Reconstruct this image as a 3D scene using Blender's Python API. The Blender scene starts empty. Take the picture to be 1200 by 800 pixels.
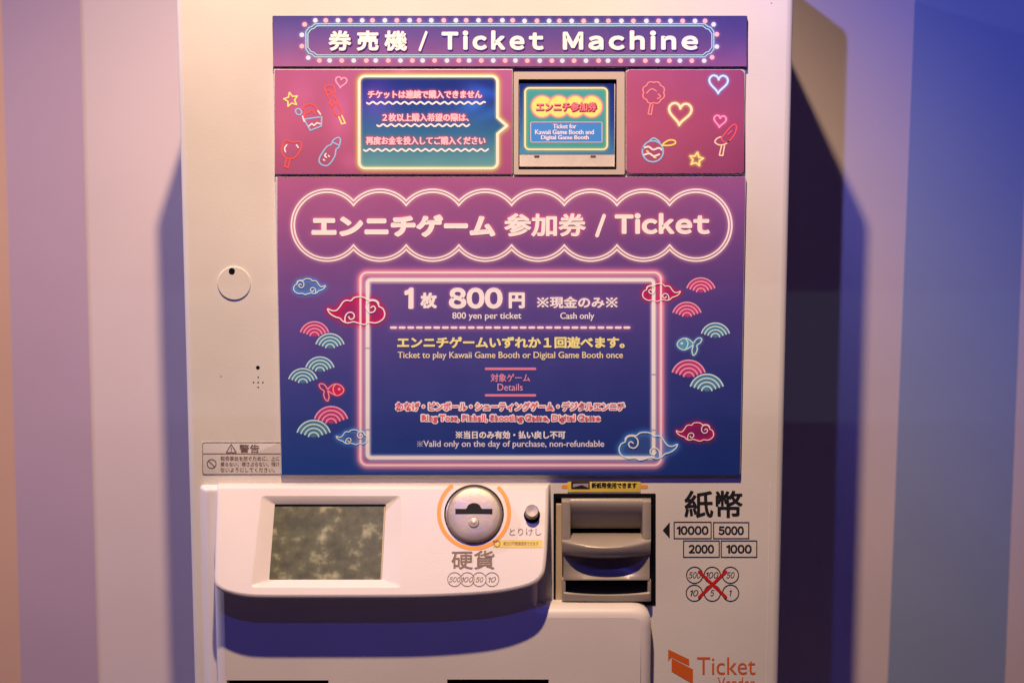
import bpy, bmesh, math, random
import numpy as np
from mathutils import Vector, Matrix
from mathutils.geometry import tessellate_polygon
random.seed(7); np.random.seed(7)
R = math.radians
sc = bpy.context.scene
# ------------------------------------------------------------------ camera
TILT, DIST, ZC = R(6.7), 1.42, 1.36
FPX = 1200 * 50 / 36.0
cam_d = bpy.data.cameras.new('camera'); cam = bpy.data.objects.new('camera', cam_d)
sc.collection.objects.link(cam); sc.camera = cam
CAM = Vector((0, -DIST * math.cos(TILT), ZC + DIST * math.sin(TILT)))
cam.location = CAM; cam.rotation_euler = (R(90) - TILT, 0, 0)
cam_d.sensor_width = 36; cam_d.lens = 50; cam_d.clip_start = .02; cam_d.clip_end = 60
cam_d.dof.use_dof = True; cam_d.dof.focus_distance = 1.41; cam_d.dof.aperture_fstop = 3.5
# ------------------------------------------------------------------ world + lamps
wd = bpy.data.worlds.new('World'); sc.world = wd; wd.use_nodes = True
wd.node_tree.nodes['Background'].inputs[0].default_value = (.40, .22, .98, 1)
wd.node_tree.nodes['Background'].inputs[1].default_value = .058
vs = sc.view_settings
vs.view_transform = 'Standard'; vs.look = 'None'; vs.gamma = 1; vs.exposure = 0; vs.use_curve_mapping = False
sc.cycles.use_denoising = True

def lamp(name, typ, loc, target, power, col, size=.05, cone=None, blend=.5):
    d = bpy.data.lights.new(name, typ); o = bpy.data.objects.new(name, d)
    sc.collection.objects.link(o); d.energy = power; d.color = col
    if typ == 'AREA': d.shape = 'DISK'; d.size = size
    else: d.shadow_soft_size = size
    if cone: d.spot_size = R(cone); d.spot_blend = blend
    o.location = loc
    o.rotation_euler = (Vector(target) - Vector(loc)).to_track_quat('-Z', 'Y').to_euler()
    return o
# the warm ceiling spot close in front of the machine: its shadow falls on both sides
lamp('ceiling_spot', 'SPOT', (-.085, -.74, 2.50), (-.24, .1, .80), 127, (1.0, .675, .385), .018, 84, .8)
# blue stage lamp above the visitor
lamp('blue_stage_lamp', 'SPOT', (-.115, -1.0, 2.08), (1.3, .35, 1.95), 52, (.26, .28, 1.0), .008, 80, .75)
lamp('blue_stage_lamp', 'SPOT', (-.115, -.99, 2.08), (0, 0, 1.25), 12, (.10, .11, 1.0), .008, 110, .6)
# lilac lamp that washes the left hand wall
lamp('lilac_stage_lamp', 'SPOT', (-2.1, .03, 2.5), (-.65, .35, 1.4), 130, (.80, .68, 1.0), .02, 60, .8)

# pale blue projector above the camera: throws one level bar of light across wall and machine
pj = lamp('projector_bar', 'SPOT', CAM + Vector((0, 0, .03)), CAM + Vector((0, 0, .03)) + Vector((0, math.cos(TILT), -math.sin(TILT))), 2.6, (.62, .80, 1.0), .004, 60, .02)
pj.data.use_nodes = True; t = pj.data.node_tree; n = t.nodes; em = n['Emission']
tc = n.new('ShaderNodeTexCoord'); sx = n.new('ShaderNodeSeparateXYZ'); t.links.new(tc.outputs['Normal'], sx.inputs[0])
def mth(op, a, b=None, c=None):
    x = n.new('ShaderNodeMath'); x.operation = op
    for i, q in enumerate((a, b, c)):
        if q is None: continue
        if isinstance(q, (int, float)): x.inputs[i].default_value = q
        else: t.links.new(q, x.inputs[i])
    return x.outputs[0]
az = mth('ABSOLUTE', sx.outputs[2]); uu = mth('DIVIDE', sx.outputs[0], az); vv = mth('DIVIDE', sx.outputs[1], az)
def band(v, lo, hi, s_):
    return mth('MULTIPLY', mth('MULTIPLY_ADD', v, s_, .5 - lo * s_), 1) , mth('MULTIPLY_ADD', v, -s_, .5 + hi * s_)
fac = None
for v, lo, hi, s_ in ((vv, -122 / FPX, 30 / FPX, 400), (uu, (70 - 600) / FPX, .8, 60)):
    for q in band(v, lo, hi, s_):
        q = mth('MINIMUM', mth('MAXIMUM', q, 0), 1); fac = q if fac is None else mth('MULTIPLY', fac, q)
t.links.new(fac, em.inputs['Strength'])
# ------------------------------------------------------------------ colour + materials
def lin1(c):
    c = c / 255.0
    return c / 12.92 if c <= .04045 else ((c + .055) / 1.055) ** 2.4
def lin(c): return tuple(lin1(x) for x in c)
ILL = (1.02, .76, .60)                       # light level at the poster
def alb(c): return tuple(min(.93, max(.004, l / i)) for l, i in zip(lin(c), ILL))

def mat(name, col, rough=.5, metal=0, bump=0, bscale=300, var=0, vscale=6, coat=0, spec=.5, attr=False, emis=None):
    m = bpy.data.materials.new(name); m.use_nodes = True; t = m.node_tree; n = t.nodes; b = n['Principled BSDF']
    b.inputs['Base Color'].default_value = (*col, 1); b.inputs['Roughness'].default_value = rough
    b.inputs['Metallic'].default_value = metal; b.inputs['Coat Weight'].default_value = coat
    b.inputs['Coat Roughness'].default_value = .12
    b.inputs['Specular IOR Level'].default_value = spec
    if attr:
        a = n.new('ShaderNodeAttribute'); a.attribute_name = 'Col'; src = a.outputs['Color']
        t.links.new(src, b.inputs['Base Color'])
    tc = n.new('ShaderNodeTexCoord')
    if var:
        nz = n.new('ShaderNodeTexNoise'); nz.inputs['Scale'].default_value = vscale; nz.inputs['Detail'].default_value = 6
        t.links.new(tc.outputs['Object'], nz.inputs['Vector'])
        mr = n.new('ShaderNodeMapRange'); mr.inputs['From Min'].default_value = .3; mr.inputs['From Max'].default_value = .7
        mr.inputs['To Min'].default_value = 1 - var; mr.inputs['To Max'].default_value = 1 + var * .4
        t.links.new(nz.outputs['Fac'], mr.inputs['Value'])
        mx = n.new('ShaderNodeMix'); mx.data_type = 'RGBA'; mx.blend_type = 'MULTIPLY'; mx.inputs[0].default_value = 1
        if attr: t.links.new(src, mx.inputs[6])
        else: mx.inputs[6].default_value = (*col, 1)
        t.links.new(mr.outputs[0], mx.inputs[7]); t.links.new(mx.outputs[2], b.inputs['Base Color'])
        mr2 = n.new('ShaderNodeMapRange'); mr2.inputs['From Min'].default_value = .3; mr2.inputs['From Max'].default_value = .7
        mr2.inputs['To Min'].default_value = rough * .8; mr2.inputs['To Max'].default_value = min(1, rough * 1.25)
        t.links.new(nz.outputs['Fac'], mr2.inputs['Value']); t.links.new(mr2.outputs[0], b.inputs['Roughness'])
    if bump:
        nb = n.new('ShaderNodeTexNoise'); nb.inputs['Scale'].default_value = bscale; nb.inputs['Detail'].default_value = 3
        t.links.new(tc.outputs['Object'], nb.inputs['Vector'])
        bp = n.new('ShaderNodeBump'); bp.inputs['Strength'].default_value = bump; bp.inputs['Distance'].default_value = .001
        t.links.new(nb.outputs['Fac'], bp.inputs['Height']); t.links.new(bp.outputs[0], b.inputs['Normal'])
    return m
M = {}
M['cabinet'] = mat('cream_painted_steel', (.68, .66, .60), .42, bump=.10, bscale=420, var=.08, vscale=7)
M['plastic'] = mat('cream_moulded_plastic', (.74, .70, .66), .38, bump=.12, bscale=600, var=.05, vscale=9)
M['greyplastic'] = mat('grey_moulded_plastic', (.30, .265, .225), .33, bump=.08, bscale=500, var=.08, vscale=25)
M['tanplastic'] = mat('tan_guide_plastic', (.50, .40, .24), .5, var=.1, vscale=30)
M['print'] = mat('printed_laminate', (.5, .5, .5), .32, attr=True, bump=.02, bscale=60, coat=.25, var=.04, vscale=22)
M['acrylic'] = mat('pale_panel_edge', (.55, .50, .52), .3)
M['darkpanel'] = mat('dark_panel_edge', (.035, .02, .06), .5)
M['button'] = mat('tan_button_frame', (.52, .46, .40), .45, var=.05)
M['black'] = mat('black_plastic', (.004, .004, .006), .5, spec=.15)
M['ink'] = mat('black_ink', (.012, .011, .012), .5)
M['brownink'] = mat('brown_ink', (.19, .125, .08), .5)
M['metal'] = mat('brushed_metal', (.33, .29, .245), .40, metal=.5, bump=.10, bscale=200, var=.12, vscale=40)
M['orange'] = mat('orange_ink', (.80, .33, .02), .45)
M['logo'] = mat('orange_logo_ink', (.62, .12, .015), .5)
M['red'] = mat('red_ink', (.55, .012, .012), .5)
M['yellow'] = mat('yellow_label', (.78, .62, .10), .4, var=.08, vscale=60)
M['paper'] = mat('white_card_paper', (.74, .70, .62), .5, var=.06, vscale=80)
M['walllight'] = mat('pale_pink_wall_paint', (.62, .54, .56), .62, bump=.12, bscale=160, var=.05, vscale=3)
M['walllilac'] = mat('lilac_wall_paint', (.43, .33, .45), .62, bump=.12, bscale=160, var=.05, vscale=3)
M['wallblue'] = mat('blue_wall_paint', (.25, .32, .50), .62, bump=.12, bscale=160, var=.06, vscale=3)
M['wallshadow'] = mat('peach_painted_shadow', (.56, .37, .29), .62, bump=.12, bscale=160, var=.05, vscale=3)
M['floor'] = mat('grey_floor', (.22, .20, .22), .4, bump=.1, bscale=90, var=.15, vscale=5)
# the smudged lcd
m = bpy.data.materials.new('smudged_screen'); m.use_nodes = True; t = m.node_tree; n = t.nodes; b = n['Principled BSDF']
tc = n.new('ShaderNodeTexCoord')
def noise(s, d, off=0, rough=.6):
    x = n.new('ShaderNodeTexNoise'); x.inputs['Scale'].default_value = s; x.inputs['Detail'].default_value = d
    x.inputs['Roughness'].default_value = rough; mp = n.new('ShaderNodeMapping'); mp.inputs['Location'].default_value = (off, off, off)
    t.links.new(tc.outputs['Object'], mp.inputs[0]); t.links.new(mp.outputs[0], x.inputs['Vector']); return x.outputs['Fac']
def ramp(src, stops):
    r = n.new('ShaderNodeValToRGB'); e = r.color_ramp.elements
    e[0].position, e[0].color = stops[0][0], (*stops[0][1], 1); e[1].position, e[1].color = stops[1][0], (*stops[1][1], 1)
    for p, c in stops[2:]: q = e.new(p); q.color = (*c, 1)
    t.links.new(src, r.inputs[0]); return r.outputs[0]
r1 = ramp(noise(75, 7, 3.0, .5), [(.34, (.060, .068, .034)), (.74, (.38, .39, .24)), (.55, (.110, .120, .062))])
r2 = ramp(noise(900, 4, 1.0, .7), [(.60, (0, 0, 0)), (.74, (.22, .20, .15))])
r3 = ramp(noise(60, 2, 5.0), [(.42, (0, 0, 0)), (.62, (1, 1, 1))])
mm = n.new('ShaderNodeMix'); mm.data_type = 'RGBA'; mm.blend_type = 'MULTIPLY'; mm.inputs[0].default_value = 1
t.links.new(r2, mm.inputs[6]); t.links.new(r3, mm.inputs[7])
ma = n.new('ShaderNodeMix'); ma.data_type = 'RGBA'; ma.blend_type = 'ADD'; ma.inputs[0].default_value = 1
t.links.new(r1, ma.inputs[6]); t.links.new(mm.outputs[2], ma.inputs[7]); t.links.new(ma.outputs[2], b.inputs['Base Color'])
b.inputs['Roughness'].default_value = .22
rr = ramp(noise(38, 5, 3.0), [(.4, (.14,) * 3), (.65, (.42,) * 3)]); b.inputs['Roughness'].default_value = .42; b.inputs['Specular IOR Level'].default_value = .35
M['screen'] = m
_flat = {}
def ink(c, raw=False):
    k = tuple(c)
    if k not in _flat: _flat[k] = mat('print_ink_%02x%02x%02x' % k, alb(c), .4)
    return _flat[k]

# ------------------------------------------------------------------ measuring: view ray -> point on a real plane
CD = Vector((0, math.cos(TILT), -math.sin(TILT))); CU = Vector((0, math.sin(TILT), math.cos(TILT))); CR = Vector((1, 0, 0))
class Plane:
    def __init__(s, p, nrm):
        s.p = Vector(p); s.n = Vector(nrm).normalized()
        s.u = Vector((1, 0, 0)); s.v = s.n.cross(s.u).normalized()
        if s.v.z < 0: s.v = -s.v
    def at(s, px, py, h=0):
        d = CD + CR * ((px - 600) / FPX) - CU * ((py - 400) / FPX)
        q = s.p + s.n * h
        return CAM + d * ((q - CAM).dot(s.n) / d.dot(s.n))
    def scale(s, px, py):                    # metres per photo pixel at that point
        return (s.at(px, py) - CAM).dot(CD) / FPX
def front(out=0): return Plane((0, -out, 0), (0, -1, 0))
F0 = front(0); WALLY = .35; WP = Plane((0, WALLY, 0), (0, -1, 0))

# ------------------------------------------------------------------ object helpers
ORG = {}
def empty(name, loc):
    o = bpy.data.objects.new(name, None); sc.collection.objects.link(o); o.location = loc
    o.empty_display_size = .1; ORG[o] = Vector(loc); return o
def mk(name, vs, fs, m, parent=None, smooth=None, label=None, cols=None, kind=None):
    V = np.array([tuple(v) for v in vs], dtype=float)
    c = (V.min(0) + V.max(0)) / 2
    me = bpy.data.meshes.new(name); me.from_pydata((V - c).tolist(), [], [tuple(f) for f in fs])
    o = bpy.data.objects.new(name, me); sc.collection.objects.link(o); me.materials.append(m)
    if cols is not None:
        a = me.color_attributes.new('Col', 'FLOAT_COLOR', 'POINT'); a.data.foreach_set('color', np.asarray(cols, dtype=np.float32).ravel())
    if smooth is not None:
        me.polygons.foreach_set('use_smooth', [True] * len(me.polygons)); me.set_sharp_from_angle(angle=R(smooth))
    me.update()
    ORG[o] = Vector(c); o.location = Vector(c) - (ORG[parent] if parent else Vector((0, 0, 0)))
    if parent: o.parent = parent
    if label: o['label'] = label
    if kind: o['kind'] = kind
    return o
class Geo:
    def __init__(s): s.v = []; s.f = []
    def add(s, vs, fs):
        k = len(s.v); s.v += [tuple(v) for v in vs]; s.f += [tuple(i + k for i in f) for f in fs]
    def loft(s, rings, cap0=False, cap1=False, closed=True):
        k = len(s.v); nn = len(rings[0])
        for r in rings: s.v += [tuple(v) for v in r]
        for j in range(len(rings) - 1):
            for i in range(nn if closed else nn - 1):
                a = k + j * nn + i; b_ = k + j * nn + (i + 1) % nn
                s.f.append((a, b_, b_ + nn, a + nn))
        if cap0: s.f.append(tuple(range(k + nn - 1, k - 1, -1)))
        if cap1: s.f.append(tuple(range(k + (len(rings) - 1) * nn, k + len(rings) * nn)))
    def box(s, x0, x1, y0, y1, z0, z1, bev=0):
        if bev <= 0:
            s.add([(x, y, z) for x in (x0, x1) for y in (y0, y1) for z in (z0, z1)],
                  [(0, 1, 3, 2), (4, 6, 7, 5), (0, 4, 5, 1), (2, 3, 7, 6), (0, 2, 6, 4), (1, 5, 7, 3)]); return
        rings = []
        for dy, ins in ((bev * 0, bev), (bev * .3, bev * .3), (bev, 0)):
            rings.append(rrect_w(x0 + ins, x1 - ins, z0 + ins, z1 - ins, y0 + dy, bev))
        rings.append(rrect_w(x0, x1, z0, z1, y1, bev))
        s.loft(rings, True, True)
def rrect_w(x0, x1, z0, z1, y, r, n_=4):
    pts = []
    for cx, cz, a0 in ((x1 - r, z1 - r, 0), (x0 + r, z1 - r, 90), (x0 + r, z0 + r, 180), (x1 - r, z0 + r, 270)):
        for i in range(n_ + 1):
            a = R(a0 + 90 * i / n_); pts.append((cx + r * math.cos(a), y, cz + r * math.sin(a)))
    return pts
def rrect_px(x0, y0, x1, y1, r, n_=6):
    pts = []
    for cx, cy, a0 in ((x1 - r, y0 + r, 0), (x0 + r, y0 + r, 90), (x0 + r, y1 - r, 180), (x1 - r, y1 - r, 270)):
        for i in range(n_ + 1):
            a = R(a0 + 90 * i / n_); pts.append((cx + r * math.cos(a), cy - r * math.sin(a)))
    return pts
def inset(pts, d):
    """move a closed photo-plane outline inwards by d (outline runs anticlockwise as seen)"""
    P = np.array(pts, float); nn = len(P); out = []
    area = sum(P[i][0] * P[(i + 1) % nn][1] - P[(i + 1) % nn][0] * P[i][1] for i in range(nn))
    sgn = 1 if area > 0 else -1
    for i in range(nn):
        a, b_, c = P[i - 1], P[i], P[(i + 1) % nn]
        t1 = b_ - a; t2 = c - b_; t1 = t1 / (np.hypot(*t1) + 1e-9); t2 = t2 / (np.hypot(*t2) + 1e-9)
        n1 = np.array((-t1[1], t1[0])); n2 = np.array((-t2[1], t2[0])); m_ = n1 + n2; L = np.hypot(*m_)
        if L < 1e-6: m_ = n1; L = 1
        m_ = m_ / L; k = min(2.0, 1 / max(.3, m_.dot(n1)))
        out.append(tuple(b_ + m_ * d * sgn * k))
    return out
def face_holes(geo, outer, holes):
    """fill outer minus holes (3d coplanar loops)"""
    loops = [[Vector(p) for p in outer]] + [[Vector(p) for p in h] for h in holes]
    tr = tessellate_polygon(loops); flat = [p for l in loops for p in l]
    geo.add(flat, tr)

# strokes on a plane, photo pixel units
def ribbon(geo, pts, w, plane, h, closed=False, caps=True):
    P = np.array(pts, float)
    keep = [0] + [i for i in range(1, len(P)) if np.hypot(*(P[i] - P[i - 1])) > 1e-4]; P = P[keep]
    if closed and np.hypot(*(P[0] - P[-1])) < 1e-4: P = P[:-1]
    nn = len(P)
    if nn < 2: return
    Ls, Rs = [], []
    for i in range(nn):
        if closed: a, c = P[i - 1], P[(i + 1) % nn]
        else: a, c = P[max(0, i - 1)], P[min(nn - 1, i + 1)]
        t1 = P[i] - a; t2 = c - P[i]
        l1, l2 = np.hypot(*t1), np.hypot(*t2)
        t1 = t1 / l1 if l1 > 1e-9 else None; t2 = t2 / l2 if l2 > 1e-9 else None
        if t1 is None: t1 = t2
        if t2 is None: t2 = t1
        n1 = np.array((-t1[1], t1[0])); n2 = np.array((-t2[1], t2[0])); m_ = n1 + n2; L = np.hypot(*m_)
        m_ = n1 if L < 1e-6 else m_ / L
        k = min(1.8, 1 / max(.3, m_.dot(n1)))
        Ls.append(P[i] + m_ * w / 2 * k); Rs.append(P[i] - m_ * w / 2 * k)
    vs = [plane.at(*p, h) for p in Ls] + [plane.at(*p, h) for p in Rs]
    fs = [(i, (i + 1) % nn, nn + (i + 1) % nn, nn + i) for i in range(nn if closed else nn - 1)]
    geo.add(vs, fs)
    if caps and not closed:
        for e, q in ((0, 1), (nn - 1, nn - 2)):
            d = P[e] - P[q]; a0 = math.atan2(d[1], d[0])
            arc = [P[e] + np.array((math.cos(a0 + R(t_)), math.sin(a0 + R(t_)))) * w / 2 for t_ in range(-90, 91, 30)]
            geo.add([plane.at(*p, h) for p in arc], [tuple(range(len(arc)))])
def strokes(name, lst, w, plane, h, m, parent, label=None):
    g = Geo()
    out_ = []
    for pts, closed in lst:
        P = [np.array(p, float) for p in pts]; nn = len(P)
        def turn(i):
            a = P[i] - P[i - 1]; b_ = P[(i + 1) % nn] - P[i]; return abs(math.atan2(a[0] * b_[1] - a[1] * b_[0], a.dot(b_)))
        cor = [i for i in (range(nn) if closed else range(1, nn - 1)) if turn(i) > 1.0]
        if not cor: out_.append((pts, closed)); continue
        if closed:
            k = cor[0]; P = P[k:] + P[:k] + [P[k]]; cor = [i - k for i in cor[1:]]
        if not cor: cor = [len(P) // 2]
        cuts = [0] + cor + [len(P) - 1]
        for a, b_ in zip(cuts[:-1], cuts[1:]): out_.append((P[a:b_ + 1], False))
    for i, (pts, closed) in enumerate(out_): ribbon(g, pts, w, plane, h + (i % 20) * .000012, closed)
    return mk(name, g.v, g.f, m, parent, label=label)
def disc_px(g, cx, cy, r, plane, h, n_=20, ry=None):
    g.add([plane.at(cx + r * math.cos(2 * math.pi * i / n_), cy + (ry or r) * math.sin(2 * math.pi * i / n_), h) for i in range(n_)], [tuple(range(n_))])
def poly_px(name, pts, plane, h, m, parent, label=None):
    g = Geo(); face_holes(g, [plane.at(*p, h) for p in pts], []); return mk(name, g.v, g.f, m, parent, label=label)

# ------------------------------------------------------------------ lettering
_tc = {}
FULL = {c: chr(ord(c) + 0xFEE0) for c in map(chr, range(0x21, 0x7f))}
def raw_text(s):
    cu = bpy.data.curves.new('t', 'FONT'); cu.body = s; cu.size = 1; cu.resolution_u = 4; cu.fill_mode = 'FRONT'
    ob = bpy.data.objects.new('t', cu); sc.collection.objects.link(ob)
    dg = bpy.context.evaluated_depsgraph_get(); me = bpy.data.meshes.new_from_object(ob.evaluated_get(dg))
    V = np.array([v.co[:2] for v in me.vertices]).reshape(-1, 2); Fs = [tuple(p.vertices) for p in me.polygons]
    bpy.data.objects.remove(ob); bpy.data.curves.remove(cu); bpy.data.meshes.remove(me)
    return V, Fs
_gc = {}
def glyph(c):
    if c in _gc: return _gc[c]
    if c == '1':
        _gc[c] = (np.array([(.22, 0), (.33, 0), (.33, .73), (.245, .73), (.19, .655), (.06, .615), (.06, .53), (.22, .565)]), [(0, 1, 2, 3, 4, 7), (4, 5, 6, 7)])
    elif c == '※':
        V = []; F = []
        for a in range(4):
            a = R(45 + 90 * a); d = np.array((math.cos(a), math.sin(a))); n_ = np.array((-d[1], d[0])); k = len(V)
            c0 = np.array((.5, .38)); V += [c0, c0 + d * .03 - n_ * .03, c0 + d * .52 - n_ * .03, c0 + d * .52 + n_ * .03, c0 + d * .03 + n_ * .03]; F.append(tuple(range(k, k + 5)))
            a -= R(45); q = c0 + np.array((math.cos(a), math.sin(a))) * .32; k = len(V)
            V += [q + .068 * np.array((math.cos(R(45 * i)), math.sin(R(45 * i)))) for i in range(8)]; F.append(tuple(range(k, k + 8)))
        _gc[c] = (np.array(V), F)
    else: _gc[c] = raw_text(FULL.get(c, c))
    return _gc[c]
def text_geo(s, bold=0, space=1.0, shear=0, hum=False):
    """outline mesh normalised to its box; latin letters are set one by one with even gaps"""
    k = (s, space, shear, hum)
    if k in _tc: return _tc[k]
    if hum: V, Fs = raw_text(s)
    else:
        latin = all(ord(c) < 128 for c in s); x = 0; Vs, Fs, n0 = [], [], 0
        for c in s:
            if c == ' ': x += .27 * (1 if latin else 1.6); continue
            gv, gf = glyph(c); w = gv[:, 0].max() - gv[:, 0].min()
            if ord(c) < 128 and c != '※':
                v_ = gv.copy(); v_[:, 0] += x - gv[:, 0].min(); x += w + .085 + (space - 1) * .55
                if c in "lft": x -= .035
            else:
                v_ = gv.copy(); v_[:, 0] += x; x += 1.0 * space
            Vs.append(v_); Fs += [tuple(i + n0 for i in f) for f in gf]; n0 += len(gv)
        V = np.vstack(Vs)
    V = V.copy(); V[:, 0] += V[:, 1] * shear
    V = (V - V.min(0)) / (V.max(0) - V.min(0)); V[:, 1] = 1 - V[:, 1]
    # boundary loops
    E = {}
    for f in Fs:
        for i in range(len(f)):
            a, b_ = f[i], f[(i + 1) % len(f)]
            if (b_, a) in E: del E[(b_, a)]
            else: E[(a, b_)] = 1
    nx = {}
    for a, b_ in E: nx.setdefault(a, []).append(b_)
    loops = []
    while nx:
        st = next(iter(nx)); L = [st]; c = st
        while True:
            if c not in nx: break
            d = nx[c].pop()
            if not nx[c]: del nx[c]
            if d == st: break
            L.append(d); c = d
        if len(L) > 2: loops.append(L)
    _tc[k] = (V, Fs, loops); return _tc[k]
def text_px(s, bb, bold=0, space=1.0, shear=0, grow=0, hum=False, loops=False):
    V, Fs, Lo = text_geo(s, bold, space, shear, hum)
    x0, y0, x1, y1 = bb; x0 -= grow; y0 -= grow; x1 += grow; y1 += grow
    P = V * np.array((x1 - x0, y1 - y0)) + np.array((x0, y0))
    return (P, Fs, Lo) if loops else (P, Fs)
def rim(g, P, w, plane, h, sg=1):
    """even ribbon of half width w round a closed outline: makes the stroke bolder with soft corners"""
    keep = [i for i in range(len(P)) if np.hypot(*(P[i] - P[i - 1])) > 1e-5]; P = P[keep]; nn = len(P)
    if nn < 3: return
    outer, inner = [], []
    for i in range(nn):
        p = P[i]; t1 = p - P[i - 1]; t2 = P[(i + 1) % nn] - p; t1 = t1 / np.hypot(*t1); t2 = t2 / np.hypot(*t2)
        cr = (t1[0] * t2[1] - t1[1] * t2[0]) * sg; dt = t1.dot(t2)
        n1 = np.array((-t1[1], t1[0])) * sg; n2 = np.array((-t2[1], t2[0])) * sg; m_ = n1 + n2; L = np.hypot(*m_)
        m_ = n1 if L < .2 else m_ / L
        q = p - m_ * min(.12, w * .2)
        if cr < 0 and dt < .75:                              # convex corner: round it off
            a1 = math.atan2(n1[1], n1[0]); a2 = math.atan2(n2[1], n2[0]); d = (a2 - a1 + math.pi) % (2 * math.pi) - math.pi
            for k in range(4):
                a = a1 + d * k / 3; outer.append(p + w * np.array((math.cos(a), math.sin(a)))); inner.append(q)
        else:
            outer.append(p + m_ * w * min(1.3, 1 / max(.4, m_.dot(n1)))); inner.append(q)
    nn = len(outer)
    vs = [plane.at(*p, h) for p in outer] + [plane.at(*p, h) for p in inner]
    g.add(vs, [(i, (i + 1) % nn, nn + (i + 1) % nn, nn + i) for i in range(nn)])
def text(s, bb, plane, h, m, parent, bold=0, space=1.0, shear=0, label=None, dx=0, dy=0, grow=0, name='lettering', hum=False):
    w = bold * (bb[3] - bb[1])
    x0, y0, x1, y1 = bb; bb2 = (x0 + w, y0 + w, x1 - w, y1 - w)
    V, Fs, Lo = text_px(s, bb2, bold, space, shear, 0, hum, True)
    V = V + np.array((dx, dy)); w += grow
    g = Geo(); g.add([plane.at(x, y, h) for x, y in V], Fs)
    if w > .01:
        tot = 0
        for f in Fs:
            q = V[list(f)]; tot += float(np.sum(q[:, 0] * np.roll(q[:, 1], -1) - np.roll(q[:, 0], -1) * q[:, 1]))
        sg = -1 if tot > 0 else 1
        for i, L in enumerate(Lo): rim(g, V[L], w, plane, h + .00002 + (i % 14) * .00001, sg)
    return mk(name, g.v, g.f, m, parent, label=label)

# ------------------------------------------------------------------ printed artwork: a fine sheet whose points carry the print colours
class Art:
    S = 2
    def __init__(s, x0, y0, x1, y1, base):
        s.bb = (x0, y0, x1, y1); s.W = int(round(x1 - x0)); s.H = int(round(y1 - y0))
        s.w2, s.h2 = s.W * s.S + 1, s.H * s.S + 1
        ys, xs = np.mgrid[0:s.h2, 0:s.w2]; s.X = x0 + xs / s.S; s.Y = y0 + ys / s.S
        s.img = base((s.X - x0) / s.W, (s.Y - y0) / s.H)
        s.img = s.img * .86 + (s.img @ np.array((.3, .59, .11)))[..., None] * .11
    def mask(s): return np.zeros((s.h2, s.w2))
    def win(s, xa, ya, xb, yb):
        x0, y0 = s.bb[:2]
        i0 = max(0, int((ya - y0) * s.S)); i1 = min(s.h2, int((yb - y0) * s.S) + 2)
        j0 = max(0, int((xa - x0) * s.S)); j1 = min(s.w2, int((xb - x0) * s.S) + 2)
        return (slice(i0, i1), slice(j0, j1)) if i1 > i0 and j1 > j0 else None
    def line(s, m, pts, w, closed=False):
        P = list(pts) + ([pts[0]] if closed else [])
        for (ax, ay), (bx, by) in zip(P[:-1], P[1:]):
            r = w / 2 + .5
            q = s.win(min(ax, bx) - r, min(ay, by) - r, max(ax, bx) + r, max(ay, by) + r)
            if q is None: continue
            X, Y = s.X[q], s.Y[q]; dx, dy = bx - ax, by - ay; L = dx * dx + dy * dy + 1e-9
            t_ = np.clip(((X - ax) * dx + (Y - ay) * dy) / L, 0, 1)
            d = np.hypot(X - ax - t_ * dx, Y - ay - t_ * dy)
            m[q] = np.maximum(m[q], np.clip((w / 2 - d) * 2 + .5, 0, 1))
    def poly(s, m, pts):
        P = np.array(pts); q = s.win(P[:, 0].min(), P[:, 1].min(), P[:, 0].max(), P[:, 1].max())
        if q is None: return
        X, Y = s.X[q], s.Y[q]; ins = np.zeros(X.shape, bool)
        for i in range(len(P)):
            (ax, ay), (bx, by) = P[i - 1], P[i]
            if ay == by: continue
            c = ((ay > Y) != (by > Y)) & (X < (bx - ax) * (Y - ay) / (by - ay) + ax); ins ^= c
        m[q] = np.maximum(m[q], ins)
    def text(s, m, V, Fs):
        for f in Fs: s.poly(m, [V[i] for i in f])
    def blur(s, m, sg):
        sg *= s.S; fy = np.fft.fftfreq(m.shape[0] * 1)[:, None]; fx = np.fft.rfftfreq(m.shape[1])[None]
        return np.fft.irfft2(np.fft.rfft2(m) * np.exp(-2 * (math.pi * sg) ** 2 * (fx ** 2 + fy ** 2)), s=m.shape)
    def over(s, a, c):
        a = np.clip(a, 0, 1)[..., None]; s.img = s.img * (1 - a) + np.array(c, float) * a
    def glow(s, m, c, sg, k): s.over(s.blur(m, sg) * k, c)
    def build(s, name, plane, h, parent, label=None, cut=None, clamp=None):
        x0, y0, x1, y1 = s.bb; st = s.S
        img = s.img[::st, ::st]; Hn, Wn = img.shape[:2]
        c = np.clip(img, 0, 255) / 255; c = np.where(c <= .04045, c / 12.92, ((c + .055) / 1.055) ** 2.4)
        c = np.clip(c / np.array(ILL), .004, .93); col = np.dstack([c, np.ones((Hn, Wn, 1))]).reshape(-1, 4)
        xs = np.linspace(x0, x1, Wn); ys = np.linspace(y0, y1, Hn)
        vs = [plane.at(x, y, h) for y in ys for x in xs]; fs = []
        if clamp: vs = [(min(max(p.x, clamp[0]), clamp[1]), p.y, p.z) for p in vs]
        for j in range(Hn - 1):
            for i in range(Wn - 1):
                if cut and not cut((xs[i] + xs[i + 1]) / 2, (ys[j] + ys[j + 1]) / 2): continue
                a = j * Wn + i; fs.append((a, a + Wn, a + Wn + 1, a + 1))
        return mk(name, vs, fs, M['print'], parent, cols=col, label=label)
def grad(stops, right=None):
    """vertical colour gradient (stops 0..1), optionally cross-faded to another towards the right"""
    def f(u, v):
        def g(st): return np.dstack([np.interp(v, [p for p, _ in st], [c[k] for _, c in st]) for k in range(3)])
        a = g(stops)
        if right: uu = np.clip(u, 0, 1)[..., None]; a = a * (1 - uu) + g(right) * uu
        return a
    return f

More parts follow.
